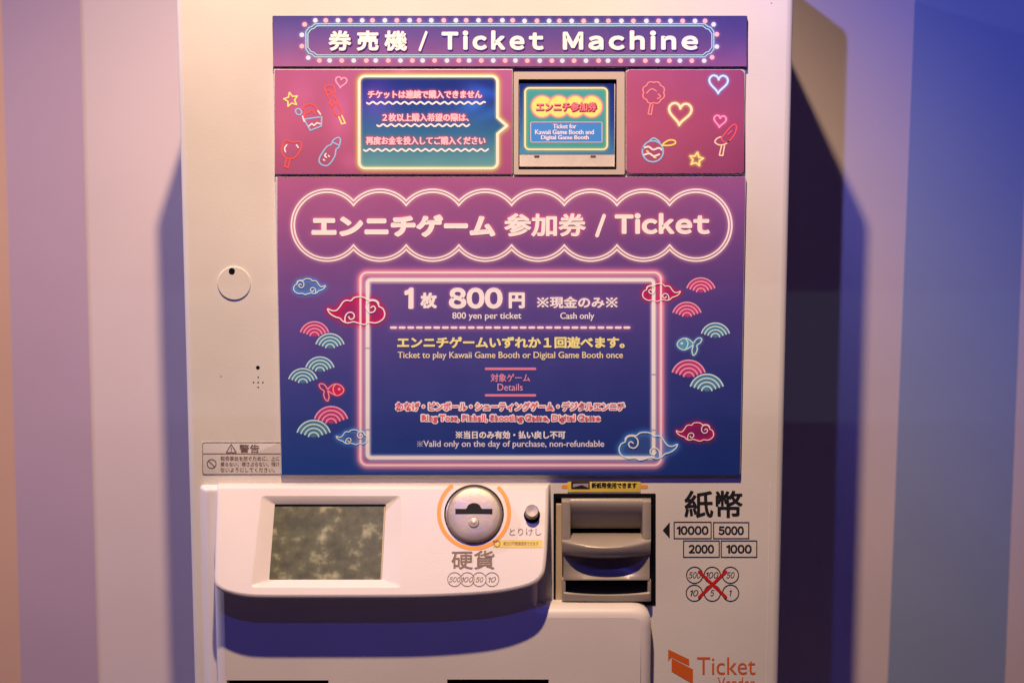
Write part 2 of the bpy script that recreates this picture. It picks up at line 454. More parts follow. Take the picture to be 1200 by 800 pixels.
# ------------------------------------------------------------------ drawing templates
def arc(cx, cy, r, a0, a1, n_=24, ry=None):
    return [(cx + r * math.cos(R(a0 + (a1 - a0) * i / n_)), cy - (ry or r) * math.sin(R(a0 + (a1 - a0) * i / n_))) for i in range(n_ + 1)]
def smooth_pts(P, closed=False, n_=4):
    P = [np.array(p, float) for p in P]; out = []; N = len(P)
    for i in range(N if closed else N - 1):
        if closed: a, b_, c, d = P[i - 1], P[i], P[(i + 1) % N], P[(i + 2) % N]
        else: a, b_, c, d = P[max(0, i - 1)], P[i], P[i + 1], P[min(N - 1, i + 2)]
        for k in range(n_):
            t_ = k / n_
            out.append(tuple(.5 * ((2 * b_) + (c - a) * t_ + (2 * a - 5 * b_ + 4 * c - d) * t_ ** 2 + (3 * b_ - a - 3 * c + d) * t_ ** 3)))
    if not closed: out.append(tuple(P[-1]))
    return out
CL_O = [(843,622),(836,640),(818,655),(798,664),(783,668),(766,684),(742,691),(716,685),(690,692),(660,698),(638,688),(608,691),(583,682),(565,665),(561,642),(572,620),(590,610),(592,592),(608,580),(632,578),(645,580),(662,567),(690,564),(714,569),(728,583),(750,581),(768,590),(781,610),(800,630),(822,631)]
CL_A = [(592,602),(604,586),(630,583),(650,598),(651,624),(636,640),(615,636),(607,620),(618,609),(629,617)]
CL_B = [(757,686),(757,664),(747,645),(727,639),(712,651),(715,668),(731,673),(739,661)]
def cloud(x0, y0, x1, y1, flip=False):
    def t_(p):
        u = (p[0] - 559) / 286; v = (p[1] - 563) / 136
        if flip: u = 1 - u
        return (x0 + u * (x1 - x0), y0 + v * (y1 - y0))
    return [(smooth_pts([t_(p) for p in CL_O], True, 3), True), (smooth_pts([t_(p) for p in CL_A]), False), (smooth_pts([t_(p) for p in CL_B]), False)]
def fan(cx, top, hw):
    Rr = hw * 1.05; cy = top + Rr
    return [(arc(cx, cy, Rr * k, a, 180 - a, 16), False) for k, a in ((1, 19), (.77, 19), (.54, 19), (.30, 12))]
def fansec(cx, top, hw):
    Rr = hw * 1.05; cy = top + Rr
    return arc(cx, cy, Rr, 19, 161, 16) + [(cx, cy)]
def heart(cx, cy, r, rot=0):
    P = []
    for i in range(28):
        a = 2 * math.pi * i / 28; x = 16 * math.sin(a) ** 3 / 16; y = -(13 * math.cos(a) - 5 * math.cos(2 * a) - 2 * math.cos(3 * a) - math.cos(4 * a)) / 15
        c, s_ = math.cos(R(rot)), math.sin(R(rot)); P.append((cx + r * (x * c - y * s_), cy + r * (x * s_ + y * c)))
    return P
def star(cx, cy, r, rot=0):
    return [(cx + (r if i % 2 == 0 else r * .48) * math.sin(R(rot + 36 * i)), cy - (r if i % 2 == 0 else r * .48) * math.cos(R(rot + 36 * i))) for i in range(10)]
def wave(x0, x1, y, amp=1.25, per=9.3):
    n_ = int((x1 - x0) / 1.2); return [(x0 + (x1 - x0) * i / n_, y + amp * math.sin(2 * math.pi * (x1 - x0) * i / n_ / per)) for i in range(n_ + 1)]
def Z1(P): return [(x / 4 + 310, y / 4 + 10) for x, y in P]
def Z2(P): return [(x / 4 + 590, y / 4 + 10) for x, y in P]

# ================================================================== SETTING
def wx(px, py=400): return WP.at(px, py).x
def sheet(name, x0, x1, z0, z1, y, m, parent=None, label=None, kind=None):
    return mk(name, [(x0, y, z0), (x1, y, z0), (x1, y, z1), (x0, y, z1)], [(0, 1, 2, 3)], m, parent, label=label, kind=kind)
wall = sheet('wall', -4, 4, 0, 3.4, WALLY, M['walllight']); wall['kind'] = 'structure'
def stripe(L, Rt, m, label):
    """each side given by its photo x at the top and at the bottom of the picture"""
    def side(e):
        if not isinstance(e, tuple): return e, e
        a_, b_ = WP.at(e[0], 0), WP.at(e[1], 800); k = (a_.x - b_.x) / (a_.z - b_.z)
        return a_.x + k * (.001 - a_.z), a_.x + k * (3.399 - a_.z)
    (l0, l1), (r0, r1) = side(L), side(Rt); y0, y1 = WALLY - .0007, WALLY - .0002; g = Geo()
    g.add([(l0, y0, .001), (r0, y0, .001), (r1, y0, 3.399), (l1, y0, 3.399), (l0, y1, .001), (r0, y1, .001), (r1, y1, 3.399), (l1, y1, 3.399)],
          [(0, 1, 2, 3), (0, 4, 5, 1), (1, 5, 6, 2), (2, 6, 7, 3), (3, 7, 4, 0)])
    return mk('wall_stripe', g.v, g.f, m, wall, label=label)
stripe(-1.6, (2, 25), M['wallshadow'], 'warm shadow painted as a peach stripe at the far left')  # warm shadow at the left edge, painted on the wall as a stripe
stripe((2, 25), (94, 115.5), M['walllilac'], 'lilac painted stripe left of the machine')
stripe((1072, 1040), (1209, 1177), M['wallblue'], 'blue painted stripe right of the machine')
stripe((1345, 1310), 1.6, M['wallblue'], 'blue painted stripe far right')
fl = mk('floor', [(-4, -5, 0), (4, -5, 0), (4, WALLY, 0), (-4, WALLY, 0)], [(0, 1, 2, 3)], M['floor']); fl['kind'] = 'structure'

# ================================================================== MACHINE
XL, XR, ZT = F0.at(216, 400).x, F0.at(922, 400).x, 1.80
TM = empty('ticket_machine', ((XL + XR) / 2, .17, 0))
TM['label'] = 'cream ticket vending machine with neon style purple posters, coin console and banknote slot'
TM['category'] = 'ticket machine'
# banknote recess, measured on the front
bx0, bx1 = F0.at(649.5, 640).x, F0.at(767.5, 640).x; bz1, bz0 = F0.at(700, 579).z, F0.at(700, 708).z
g = Geo(); bev = .007
rings = []
for dy, ins in ((0, bev), (bev * .08, bev * .62), (bev * .3, bev * .29), (bev * .62, bev * .08), (bev, 0)):
    rings.append(rrect_w(XL + ins, XR - ins, .02 + ins, ZT - ins, dy, .012))
rings.append(rrect_w(XL, XR, .02, ZT, WALLY - .006, .012))
g.loft(rings, False, True)
hole = [(bx0, 0, bz0), (bx1, 0, bz0), (bx1, 0, bz1), (bx0, 0, bz1)]
face_holes(g, rings[0], [hole])
cab = mk('cabinet', g.v, g.f, M['cabinet'], TM, smooth=35)

# a panel: solid block with a little thickness carrying a printed sheet
def block(name, x0, y0, x1, y1, out, m, parent, back=0.0, r=.0012, label=None):
    a = front(out).at((x0 + x1) / 2, y0); b_ = front(out).at((x0 + x1) / 2, y1)
    ym = (y0 + y1) / 2; l = front(out).at(x0, ym).x; rr = front(out).at(x1, ym).x
    g = Geo(); g.box(l, rr, -out, -back, b_.z, a.z, r); return mk(name, g.v, g.f, m, parent, smooth=40, label=label)
def ctext(s, bb, P, h, c, parent, **k): return text(s, bb, P, h, ink(c), parent, **k)
CREAM = (255, 222, 205)

# ---------------- header sign
PO = .0055; PP = front(PO)
hd = block('header_sign', 319.5, 18.5, 875.5, 78.3, PO, M['darkpanel'], TM, label='purple printed header sign with dotted light bulb border')
A = Art(320, 19, 875, 78, grad([(0, (84, 66, 128)), (.35, (112, 76, 136)), (1, (176, 90, 128))], [(0, (68, 54, 116)), (.4, (86, 60, 120)), (1, (140, 72, 122))]))
def hframe(x0, y0, x1, y1, k=5):
    out = []
    for (cx, cy, sx, sy) in ((x1, y0, -1, 1), (x0, y0, 1, 1), (x0, y1, 1, -1), (x1, y1, -1, -1)):
        q = [(cx + sx * k * 1.5, cy), (cx + sx * k, cy + sy * k * .45), (cx + sx * k * .5, cy + sy * k * .6), (cx, cy + sy * k * 1.3)]
        if (sx, sy) in ((1, 1), (-1, -1)): pass
        else: q = q[::-1]
        out += q
    return out
fr = [(hframe(358.5, 28.3, 836.5, 67, 7), True), (hframe(360.8, 30.6, 834.2, 64.7, 7), True)]
m_ = A.mask(); A.line(m_, fr[0][0], 2, True); A.glow(m_, (130, 190, 200), 1.6, .7)
dots = []
tx = [238,287,344,401,458,506,564,620,680,725,782,840,897,945,1003,1058,1115,1163]
for i, x in enumerate(tx): dots.append((x / 4 + 310, 24.3, i % 2))
tx2 = [99,157,214,262,320,376,437,492,553,609,670,727,783,840,898,945]
for i, x in enumerate(tx2): dots.append((x / 4 + 590, 24.9, i % 2))
for i, x in enumerate([257,305,362,418,477,521,580,637,693,741,797,855,911,959,1016,1072,1128,1176]): dots.append((x / 4 + 310, 71.3, (i + 1) % 2))
for i, x in enumerate([112,170,227,276,331,387,446,490,549,605,665,722,778,827,883,941]): dots.append((x / 4 + 590, 71.5, (i + 1) % 2))
for x, y, c in ((188, 76, 1), (175, 125, 0), (175, 178, 1), (205, 232, 0)): dots.append((x / 4 + 310, y / 4 + 10, c))
for x, y, c in ((985, 76, 0), (1000, 122, 1), (1000, 180, 0), (978, 230, 1)): dots.append((x / 4 + 590, y / 4 + 10, c))
for c, gc in ((0, (170, 150, 200)), (1, (225, 110, 135))):
    m_ = A.mask()
    for x, y, k in dots:
        if k == c: A.line(m_, [(x, y), (x + .01, y)], 6)
    A.glow(m_, gc, 1.3, 1.0)
A.build('printed_sheet', PP, .0003, hd)
strokes('border_line', fr, 1.0, PP, .0006, ink((172, 205, 200)), hd, 'pale blue double border line')
for c, cc in ((0, (222, 205, 215)), (1, (250, 172, 170))):
    g = Geo()
    for x, y, k in dots:
        if k == c: disc_px(g, x, y, 2.7, PP, .0006, 14)
    mk('printed_dots', g.v, g.f, ink(cc), hd, label='pale lilac bulb dots' if c == 0 else 'pink bulb dots')
for s_, bb, sp in (('券売機', (385, 36, 477, 59.8), 1.25), ('/', (490.5, 36.5, 501, 60.5), 1), ('Ticket', (517.5, 36, 637, 58.8), 1.35), ('Machine', (659.5, 36, 818, 58.8), 1.35)):
    bo = .055
    text(s_, bb, PP, .0006, ink((62, 30, 98)), hd, bold=bo, grow=.25, space=sp, dx=1.0, dy=1.5, name='lettering_shadow')
    ctext(s_, bb, PP, .0009, (255, 222, 208), hd, bold=.04 if s_ == '券売機' else bo, space=sp, label='cream header lettering')

# ---------------- left card with speech bubble
cl = block('notice_card', 321.5, 81, 601, 204.6, PO, M['acrylic'], TM, label='rose printed notice card with speech bubble')
A = Art(322, 82, 600, 204, grad([(0, (188, 84, 118)), (.5, (200, 86, 112)), (1, (178, 78, 108))], [(0, (190, 88, 128)), (1, (178, 76, 110))]))
# soft pink laminate reflections, painted into the sheet colours
yy, xx = np.mgrid[0:A.h2, 0:A.w2]
hz = sum(a * np.exp(-(((A.X - cx) / sx) ** 2 + ((A.Y - cy) / sy) ** 2)) for cx, cy, sx, sy, a in
         ((352, 112, 16, 24, .18), (398, 132, 12, 30, .30), (410, 190, 12, 10, .22), (470, 84, 10, 5, .4), (335, 165, 12, 14, .08)))
A.over(hz, (235, 120, 175))
bub = rrect_px(421, 89.5, 583, 197.5, 7)
bpath = rrect_px(421, 89.5, 583, 197.5, 7)
k = 27  # insert the pointer on the right side between last and first points
bpath = bpath + [(583, 157), (594, 147.8), (583, 138)]
m_ = A.mask(); A.line(m_, bpath, 5, True); A.glow(m_, (205, 170, 70), 2.6, 1.25)
m_ = A.mask(); A.poly(m_, bpath)
v = np.clip((A.Y - 90) / 108, 0, 1)
blue = np.dstack([np.interp(v, [0, .25, .6, 1], [c[i] for c in ((28, 40, 104), (36, 58, 124), (52, 98, 128), (104, 150, 140))]) for i in range(3)])
nz = .5 + .5 * np.sin(A.X * .11 + 2 * np.sin(A.Y * .09)) * np.sin(A.Y * .13 + A.X * .03)
blue = blue + (np.exp(-((A.X - 440) / 22) ** 2 - ((A.Y - 118) / 26) ** 2) * .5)[..., None] * np.array((90, 20, 60)) + (nz * np.exp(-((A.X - 570) / 25) ** 2 - ((A.Y - 118) / 18) ** 2))[..., None] * np.array((10, 60, 110))  # pink smear and blue ripple: laminate reflections painted into the bubble
a = A.blur(m_, .5)[..., None]; A.img = A.img * (1 - a) + blue * a
m2 = A.mask(); A.line(m2, bpath, 4.5, True); A.glow(m2, (214, 196, 92), 1.3, .9)
rows = [('チケットは連続で購入できません', (431, 106, 565, 115.8), 430, 568.5, 120.8), ('２枚以上購入希望の際は、', (448, 133, 549.5, 142.8), 442, 550, 147), ('再度お金を投入してご購入ください', (428.7, 160, 569, 170), 426.5, 572, 176)]
m_ = A.mask()
for s_, bb, xa, xb, yw in rows: A.text(m_, *text_px(s_, bb, .02))
A.glow(m_, (230, 56, 84), 2.0, 2.6); A.glow(m_, (250, 90, 105), .8, 1.2); 
A.build('printed_sheet', PP, .0003, cl)
strokes('bubble_outline', [(bpath, True)], 3.0, PP, .0006, ink((255, 236, 190)), cl, 'glowing cream speech bubble outline')
strokes('wavy_underline', [(wave(xa, xb, yw), False) for _, _, xa, xb, yw in rows], 2.0, PP, .0006, ink((250, 222, 205)), cl)
for s_, bb, *_ in rows: ctext(s_, bb, PP, .0008, (255, 184, 178), cl, bold=.045)
OR, YE, BL, PK, WH = (235, 84, 62), (250, 215, 110), (150, 180, 215), (255, 150, 165), (255, 215, 205)
dood = [
 (YE, [(star(341, 117, 8.6, -12), True)]), (PK, [(heart(399.7, 96, 6.6, 8), True)]),
 (OR, [(smooth_pts(Z1([(283,372),(300,360),(322,366),(330,390),(322,408),(338,428),(340,446),(355,468),(362,490),(348,502),(330,496),(322,470),(308,450),(306,428),(294,408),(288,392)]), True), True),
       (smooth_pts(Z1([(296,385),(312,392),(305,408)])), False), (smooth_pts(Z1([(318,430),(326,446),(318,458)])), False)]),
 (YE, [(Z1([(348,508),(362,542),(378,538),(362,502)]), False)]),
 (BL, [(Z1([(185,520),(268,508),(266,552),(214,572)]), True), (smooth_pts(Z1([(145,478),(160,470),(174,484),(168,498),(152,496)]), True), True)]),
 (OR, [(smooth_pts(Z1([(184,514),(190,485),(180,466),(204,450),(228,452),(246,470),(262,504)])), False), (smooth_pts(Z1([(205,490),(222,478),(232,492)])), False)]),
 (WH, [(Z1([(208,552),(222,540),(232,549),(246,536),(260,541)]), False), (Z1([(178,505),(186,530)]), False), (Z1([(250,480),(262,496)]), False)]),
 (OR, [(smooth_pts(Z1([(100,618),(132,628),(168,626),(170,660),(140,700),(100,702),(80,668),(88,634)]), True), True), (Z1([(102,708),(94,742),(110,746),(120,706)]), False)]),
 (WH, [(smooth_pts(Z1([(104,640),(94,655),(98,672)])), False), (Z1([(150,640),(158,652)]), False)]),
 (BL, [(smooth_pts(Z1([(345,605),(356,617),(348,650),(335,662),(328,696),(296,736),(262,728),(258,700),(290,650),(312,638),(322,618)]), True), True), (Z1([(320,628),(346,640)]), False)]),
 (WH, [(smooth_pts(Z1([(288,680),(282,690),(290,698)])), False), (Z1([(276,708),(281,712)]), False), (Z1([(300,690),(303,694)]), False)])]
for c, l in dood: strokes('printed_doodle', l, 1.6, PP, .0006, ink(c), cl)

# ---------------- right card
cr = block('notice_card', 732.8, 80.6, 873.5, 203.6, PO, M['acrylic'], TM, r=.0035, label='rose printed card with festival food doodles')
A = Art(734, 82, 872, 203, grad([(0, (184, 76, 112)), (.5, (192, 76, 104)), (1, (178, 72, 104))], [(0, (160, 62, 100)), (.5, (170, 62, 92)), (1, (152, 56, 88))]))
WB = (205, 215, 240)
dood = [
 ((245, 130, 120), [([(766 + (11.6 + 1.7 * abs(math.sin(R(i * 20)))) * math.cos(R(i * 5)), 108.8 + (11.6 + 1.7 * abs(math.sin(R(i * 20)))) * math.sin(R(i * 5))) for i in range(72)], True),
   (smooth_pts(Z2([(672,398),(684,384),(700,378),(716,388)])), False), (smooth_pts(Z2([(722,424),(736,414),(726,402)])), False), (Z2([(688,450),(678,495),(693,498),(700,452)]), False)], 1.2, None),
 ((255, 232, 175), [(heart(797, 132, 13.3, 4), True)], 2.2, (235, 175, 60)),
 (WB, [(heart(842, 97.5, 11, 2), True)], 1.9, (120, 140, 215)),
 ((250, 150, 175), [(heart(843.8, 141.5, 7.2, 6), True)], 1.4, (230, 80, 120)),
 ((240, 80, 85), [(smooth_pts(Z2([(1078,545),(1092,552),(1086,585),(1062,618),(1040,628),(1022,612),(1036,590),(1056,565)]), True), True), (Z2([(1052,590),(1070,575)]), False)], 1.3, None),
 ((250, 200, 150), [(smooth_pts(Z2([(1018,602),(998,612),(992,628),(1012,640),(1040,636),(1056,622)])), False), (Z2([(1022,645),(1012,688),(1028,690),(1036,644)]), False)], 1.3, None),
 (BL, [(arc(765, 177.5, 12.3, 0, 360, 30)[:-1], True), (smooth_pts(Z2([(684,622),(702,608),(724,618),(732,630)])), False)], 1.5, None),
 (WH, [(smooth_pts(Z2([(655,655),(680,648),(702,662),(728,654),(744,664)])), False), (smooth_pts(Z2([(660,686),(684,680),(704,692),(730,684)])), False)], 1.7, None),
 ((245, 200, 80), [(smooth_pts(Z2([(745,640),(775,618),(802,620),(804,634),(778,642)]), True), True), (Z2([(672,668),(678,672)]), False), (Z2([(705,698),(714,700)]), False)], 1.6, None),
 ((250, 225, 130), [(star(816, 187, 8.4, 10), True)], 1.5, (230, 190, 80))]
for c, l, w, gc in dood:
    if gc:
        m_ = A.mask()
        for p, cc in l: A.line(m_, p, w + 1.5, cc)
        A.glow(m_, gc, 1.3, 1.1)
def rcut(x0, y0, x1, y1, r):
    def f(x, y):
        dx = max(x0 + r - x, x - (x1 - r), 0); dy = max(y0 + r - y, y - (y1 - r), 0); return dx * dx + dy * dy <= r * r
    return f
A.build('printed_sheet', PP, .0003, cr, cut=rcut(734, 82, 872, 203, 5))
for c, l, w, gc in dood: strokes('printed_doodle', l, w * 1.2, PP, .0006, ink(c), cr)

# ---------------- ticket button between the cards
tb = block('button_backing', 601.5, 80, 732.5, 205.3, .0012, M['darkpanel'], TM)
tbw = empty('ticket_button', front(.0).at(667, 190)); tbw.parent = TM; tbw.location = ORG[tbw] - ORG[TM]
tbw['label'] = 'square select button holding a printed ticket card'
fo = front(.0052)
def plate(name, outer, hole_, out, back, m, parent, depth=None, label=None):
    """flat frame: outer outline and a hole, given in photo pixels on the plane at 'out'"""
    P_ = front(out); g = Geo(); o_ = [P_.at(*p) for p in outer]; h_ = [P_.at(*p) for p in hole_]
    face_holes(g, o_, [h_])
    g.loft([o_, [(p.x, -back, p.z) for p in o_]]); g.loft([h_, [(p.x, -(depth if depth is not None else back), p.z) for p in h_]])
    return mk(name, g.v, g.f, m, parent, smooth=30, label=label)
plate('button_frame', rrect_px(602, 84.3, 732, 204.6, 1, 2), rrect_px(607.6, 93, 722.7, 198.8, 1, 2), .0068, .0, M['button'], tbw, depth=.001)
g = Geo(); q = front(.0018); a_, b_ = q.at(607, 92.5), q.at(723.4, 199.5); g.box(a_.x, b_.x, -.0018, -.0013, b_.z, a_.z); mk('button_recess', g.v, g.f, M['black'], tbw)
TP = front(.0032)
g = Geo(); a_, b_ = TP.at(608.8, 98), TP.at(720.3, 195.4); g.box(a_.x, b_.x, -.0032, -.0019, b_.z, a_.z, .0005); mk('card_base', g.v, g.f, M['paper'], tbw, smooth=40)
A = Art(609, 98, 720, 181, grad([(0, (24, 44, 120)), (.5, (44, 90, 150)), (1, (70, 138, 165))], [(0, (18, 34, 112)), (.5, (28, 60, 140)), (1, (60, 120, 158))]))
rp = rrect_px(615.3, 103.3, 711.6, 175.3, 5)
m_ = A.mask(); A.poly(m_, rp); A.over(A.blur(m_, .4), (70, 148, 138))
m_ = A.mask(); A.line(m_, rp, 3, True); A.glow(m_, (200, 180, 80), 1.2, 1)
blob = [(arc(635.3 + 19.3 * i, 125, 13.4, 0, 360, 28)[:-1]) for i in range(4)]
m_ = A.mask(); [A.poly(m_, p) for p in blob]; A.glow(m_, (240, 120, 130), 1.0, 1.8)
m_ = A.mask(); [A.poly(m_, arc(635.3 + 19.3 * i, 125, 12.3, 0, 360, 28)) for i in range(4)]; A.over(A.blur(m_, .4), (252, 214, 110))
for i in range(1, 4):
    m_ = A.mask(); A.line(m_, arc(635.3 + 19.3 * i, 125, 12.0, 110, 178, 12), 1); A.over(A.blur(m_, .4), (240, 150, 90))
m_ = A.mask(); A.poly(m_, rrect_px(622, 143.3, 705.5, 166.8, 1.5)); A.over(m_, (72, 128, 184))
A.build('printed_ticket', TP, .0003, tbw, label='blue printed ticket sample with yellow bubble title')
strokes('printed_border', [(rp, True)], 1.7, TP, .0005, ink((255, 232, 165)), tbw)
strokes('printed_border', [(rrect_px(622, 143.3, 705.5, 166.8, 1.5), True)], .8, TP, .0005, ink((235, 175, 175)), tbw)
text('エンニチ参加券', (628, 120, 699.5, 130.8), TP, .0005, ink((150, 40, 60)), tbw, bold=.04, grow=.3, dx=.5, dy=.5)
ctext('エンニチ参加券', (628, 119.6, 699, 130.4), TP, .0007, (246, 120, 120), tbw, bold=.03, label='pink ticket title lettering')
for s_, bb in (('Ticket for', (648, 145.4, 675.5, 150.8)), ('Kawaii Game Booth and', (627, 152, 696, 157.6)), ('Digital Game Booth', (634, 158.6, 690, 165))):
    ctext(s_, bb, TP, .0006, (255, 214, 210), tbw, bold=.03, hum=True)
for xx_ in (629, 695): 
    a_ = TP.at(xx_ - 3, 182); b_ = TP.at(xx_ + 3, 183.6); tw = Geo(); tw.box(a_.x, b_.x, -.0042, -.0031, b_.z, a_.z); mk('card_clip', tw.v, tw.f, M['brownink'], tbw)

# ---------------- main poster
PM = .0050; PQ = front(PM)
po = block('main_poster', 325.8, 207.3, 871.2, 556.3, PM, M['acrylic'], TM, label='large purple to navy poster with neon style ticket notice')
# follow the perspective: the poster narrows downwards in the photo, so measure it in the plane
lx, rx_ = PQ.at(326, 382).x, PQ.at(871, 382).x
A = Art(325, 207.5, 873, 556.5, grad([(0, (190, 88, 126)), (.15, (168, 82, 128)), (.32, (134, 76, 132)), (.5, (104, 70, 134)), (.72, (68, 66, 132)), (1, (30, 64, 132))],
                                 [(0, (160, 76, 122)), (.2, (122, 66, 122)), (.4, (88, 58, 122)), (.65, (52, 52, 118)), (1, (26, 48, 112))]))
outer, inner = rrect_px(422.4, 319.6, 774.6, 545, 8), rrect_px(430.8, 328.2, 766, 536.3, 4)
m_ = A.mask(); A.line(m_, outer, 7, True); A.glow(m_, (226, 125, 152), 3.6, 1.15)
m_ = A.mask(); A.line(m_, outer, 5.5, True); A.glow(m_, (246, 150, 158), 1.2, 1)
m_ = A.mask(); A.line(m_, inner, 6.5, True); A.glow(m_, (238, 205, 205), 1.2, 1.0)
def scal(r):
    n_ = 8; cy = 264; top, bot = [], []
    c0, sp = 383.4, 61.75; half = sp / 2; ph = math.degrees(math.acos(half / r))
    for i in range(n_):
        cx = c0 + sp * i
        a0 = 180 - (0 if i == 0 else ph); a1 = (0 if i == n_ - 1 else ph)
        top += arc(cx, cy, r, a0, a1, 22)[:None if i < n_ - 1 else None]
    for i in range(n_ - 1, -1, -1):
        cx = c0 + sp * i
        a0 = (0 if i == n_ - 1 else -ph); a1 = -180 + (0 if i == 0 else ph)
        bot += arc(cx, cy, r, a0, a1, 22)
    return top + bot
s1, s2 = scal(42.0), scal(38.6)
m_ = A.mask(); A.line(m_, s1, 3, True); A.line(m_, s2, 3, True); A.glow(m_, (214, 140, 150), 2.0, .95)
title = [('エンニチゲーム', (365, 251.5, 580.5, 278), 1.0), ('参加券', (591, 250, 686.5, 277.3), 1.0), ('/', (697.5, 250.5, 710, 278.5), 1), ('Ticket', (720.5, 249.8, 831.7, 274.6), 1.08)]
m_ = A.mask()
for s_, bb, sp in title: A.text(m_, *text_px(s_, bb, .03, sp))
A.glow(m_, (228, 92, 130), 3.4, 1.1); A.glow(m_, (250, 120, 140), 1.5, 1.5)
m_ = A.mask()
price = [('1', (474, 337, 484.6, 362), 1), ('枚', (492.7, 342.8, 512, 361.4), 1), ('800', (526, 337, 589, 361.8), 1.02), ('円', (596.2, 342.6, 615, 361.4), 1)]
for s_, bb, sp in price: A.text(m_, *text_px(s_, bb, .03, sp))
A.text(m_, *text_px('※現金のみ※', (629.4, 347.4, 723.6, 361.2), .02))
A.glow(m_, (215, 130, 165), 1.6, 1.3)
dash = [([(458.5 + 10.13 * i, 383.8), (463.7 + 10.13 * i, 383.8)], False) for i in range(28)]
m_ = A.mask(); A.line(m_, [(458, 383.8), (738, 383.8)], 4); A.glow(m_, (200, 100, 160), 2.4, 1.0)
fans = [('p', 368.5, 377, 16.4), ('g', 386.7, 391, 16.4), ('g', 374.9, 418.2, 16.4), ('g', 354.9, 431.8, 16.4), ('p', 388, 476.2, 19.2), ('g', 367.5, 492.3, 19.2),
        ('g', 838.4, 378.5, 16.4), ('p', 807, 422, 19.2), ('g', 828.3, 438.4, 19.2), ('p', 821.3, 325.7, 16.4), ('p', 805, 354.2, 16.4)]
for c, x, y, hw in fans:
    m_ = A.mask(); A.poly(m_, fansec(x, y, hw)); A.glow(m_, (205, 58, 104) if c == 'p' else (80, 128, 142), .7, .95)
clouds = [('r', (383.5, 347.5, 451.3, 380.3, True), 1.5), ('b', (343.8, 326.4, 381.5, 345.2, False), 1.05), ('r', (752.8, 332.2, 797.5, 353.2, False), 1.1),
          ('r', (792.3, 494.8, 836.6, 516.8, True), 1.1), ('b', (393.8, 503.2, 431.2, 520.8, True), 1.1), ('b', (725, 506, 794.3, 539, False), 1.5)]
for c, a, w in clouds:
    L = cloud(*a); m_ = A.mask(); A.poly(m_, L[0][0]); big = w > 1.3
    g1 = A.mask(); A.line(g1, L[0][0], 3 if big else 2.4, True)
    if c == 'r': A.glow(m_, (190, 20, 70), .8, .6); A.glow(g1, (225, 20, 68), 3.2 if big else 2.4, 1.6)
    else: A.glow(m_, (84, 116, 160), .8, .35 if big or a[0] > 385 else .7); A.glow(g1, (80, 160, 220), 3 if big else 2.2, 1.2)
def zf(P, x0, y0, fl=False): return [((-(x - 902) if fl else x - 902) / 4.138 + x0, (y - 146) / 4.138 + y0) for x, y in P]
FB = [(842,138),(852,120),(872,109),(896,112),(920,136),(900,154),(876,164),(854,156)]
FT = [(920,136),(934,114),(950,106),(962,112),(954,130),(938,142),(940,160),(932,182),(920,190),(914,170),(919,148),(920,137)]
FX = [(862,130),(868,130),(868,136),(862,136)]; FY = [(884,112),(894,126),(892,146),(882,162)]
fish = [('g', zf(FB, 808, 405.5), zf(FT, 808, 405.5), zf(FX, 808, 405.5), zf(FY, 808, 405.5)), ('r', *[zf(q, 388.5, 459, True) for q in (FB, FT, FX, FY)])]
for c, b0, t0, e0, y0_ in fish:
    m_ = A.mask(); A.poly(m_, b0); A.line(m_, smooth_pts(b0, True), 2.2, True); A.line(m_, smooth_pts(t0), 2.2)
    A.glow(m_, (215, 36, 78) if c == 'r' else (92, 148, 168), 1.5, 1.2)
pinkt = [('わなげ・ピンボール・シューティングゲーム・デジタルエンニチ', (464, 471, 732, 481.2), .02), ('Ring Toss, Pinball, Shooting Game, Digital Game', (494, 485.8, 703, 495.4), .02)]
PZ = PQ
# trim the sheet to the true rectangle of the board
zt, zb = PQ.at(600, 208.3).z, PQ.at(600, 555.6).z
def poscut(x, y):
    p = PQ.at(x, y); return lx + .0006 < p.x < rx_ - .0006
sheet_ = A.build('printed_sheet', PQ, .0003, po, clamp=(lx + .0007, rx_ - .0007))
strokes('neon_frame', [(outer, True)], 2.3, PQ, .0006, ink((255, 205, 190)), po, 'pink neon style outer frame')
strokes('neon_frame', [(inner, True)], 4.0, PQ, .0006, ink((246, 222, 212)), po, 'white neon style inner frame')
for x, y in ((430.8, 407.6), (430.8, 503), (766, 438.4), (766, 503.5)):
    g = Geo(); ribbon(g, [(x - 2, y), (x + 2, y)], 1.2, PQ, .0008); mk('frame_joint', g.v, g.f, ink((190, 150, 175)), po)
strokes('scalloped_outline', [(s1, True), (s2, True)], 1.9, PQ, .0006, ink(CREAM), po, 'cream double scalloped outline round the title')
for s_, bb, sp in title: ctext(s_, bb, PQ, .0008, (255, 218, 202), po, bold={'参加券': .038, 'Ticket': .055}.get(s_, .07), space=sp, label='cream title lettering with pink glow')
for s_, bb, sp in price: ctext(s_, bb, PQ, .0008, CREAM, po, bold=.06, space=sp, label='cream price lettering')
ctext('※現金のみ※', (629.4, 347.4, 723.6, 361.2), PQ, .0008, CREAM, po, bold=.035)
ctext('800 yen per ticket', (530, 365.8, 611, 375.8), PQ, .0008, (245, 215, 208), po, hum=True, bold=.018)
ctext('Cash only', (656.5, 366, 696.4, 376), PQ, .0008, (245, 215, 208), po, hum=True, bold=.018)
strokes('dashed_line', dash, 3.0, PQ, .0006, ink((255, 212, 205)), po)
ctext('エンニチゲームいずれか１回遊べます。', (465.4, 394.2, 732, 408), PQ, .0008, (255, 224, 130), po, bold=.045, label='yellow lettering')
ctext('Ticket to play Kawaii Game Booth or Digital Game Booth once', (466, 411.8, 730, 421.8), PQ, .0008, (245, 208, 150), po, hum=True, bold=.014, label='pale yellow small lettering')
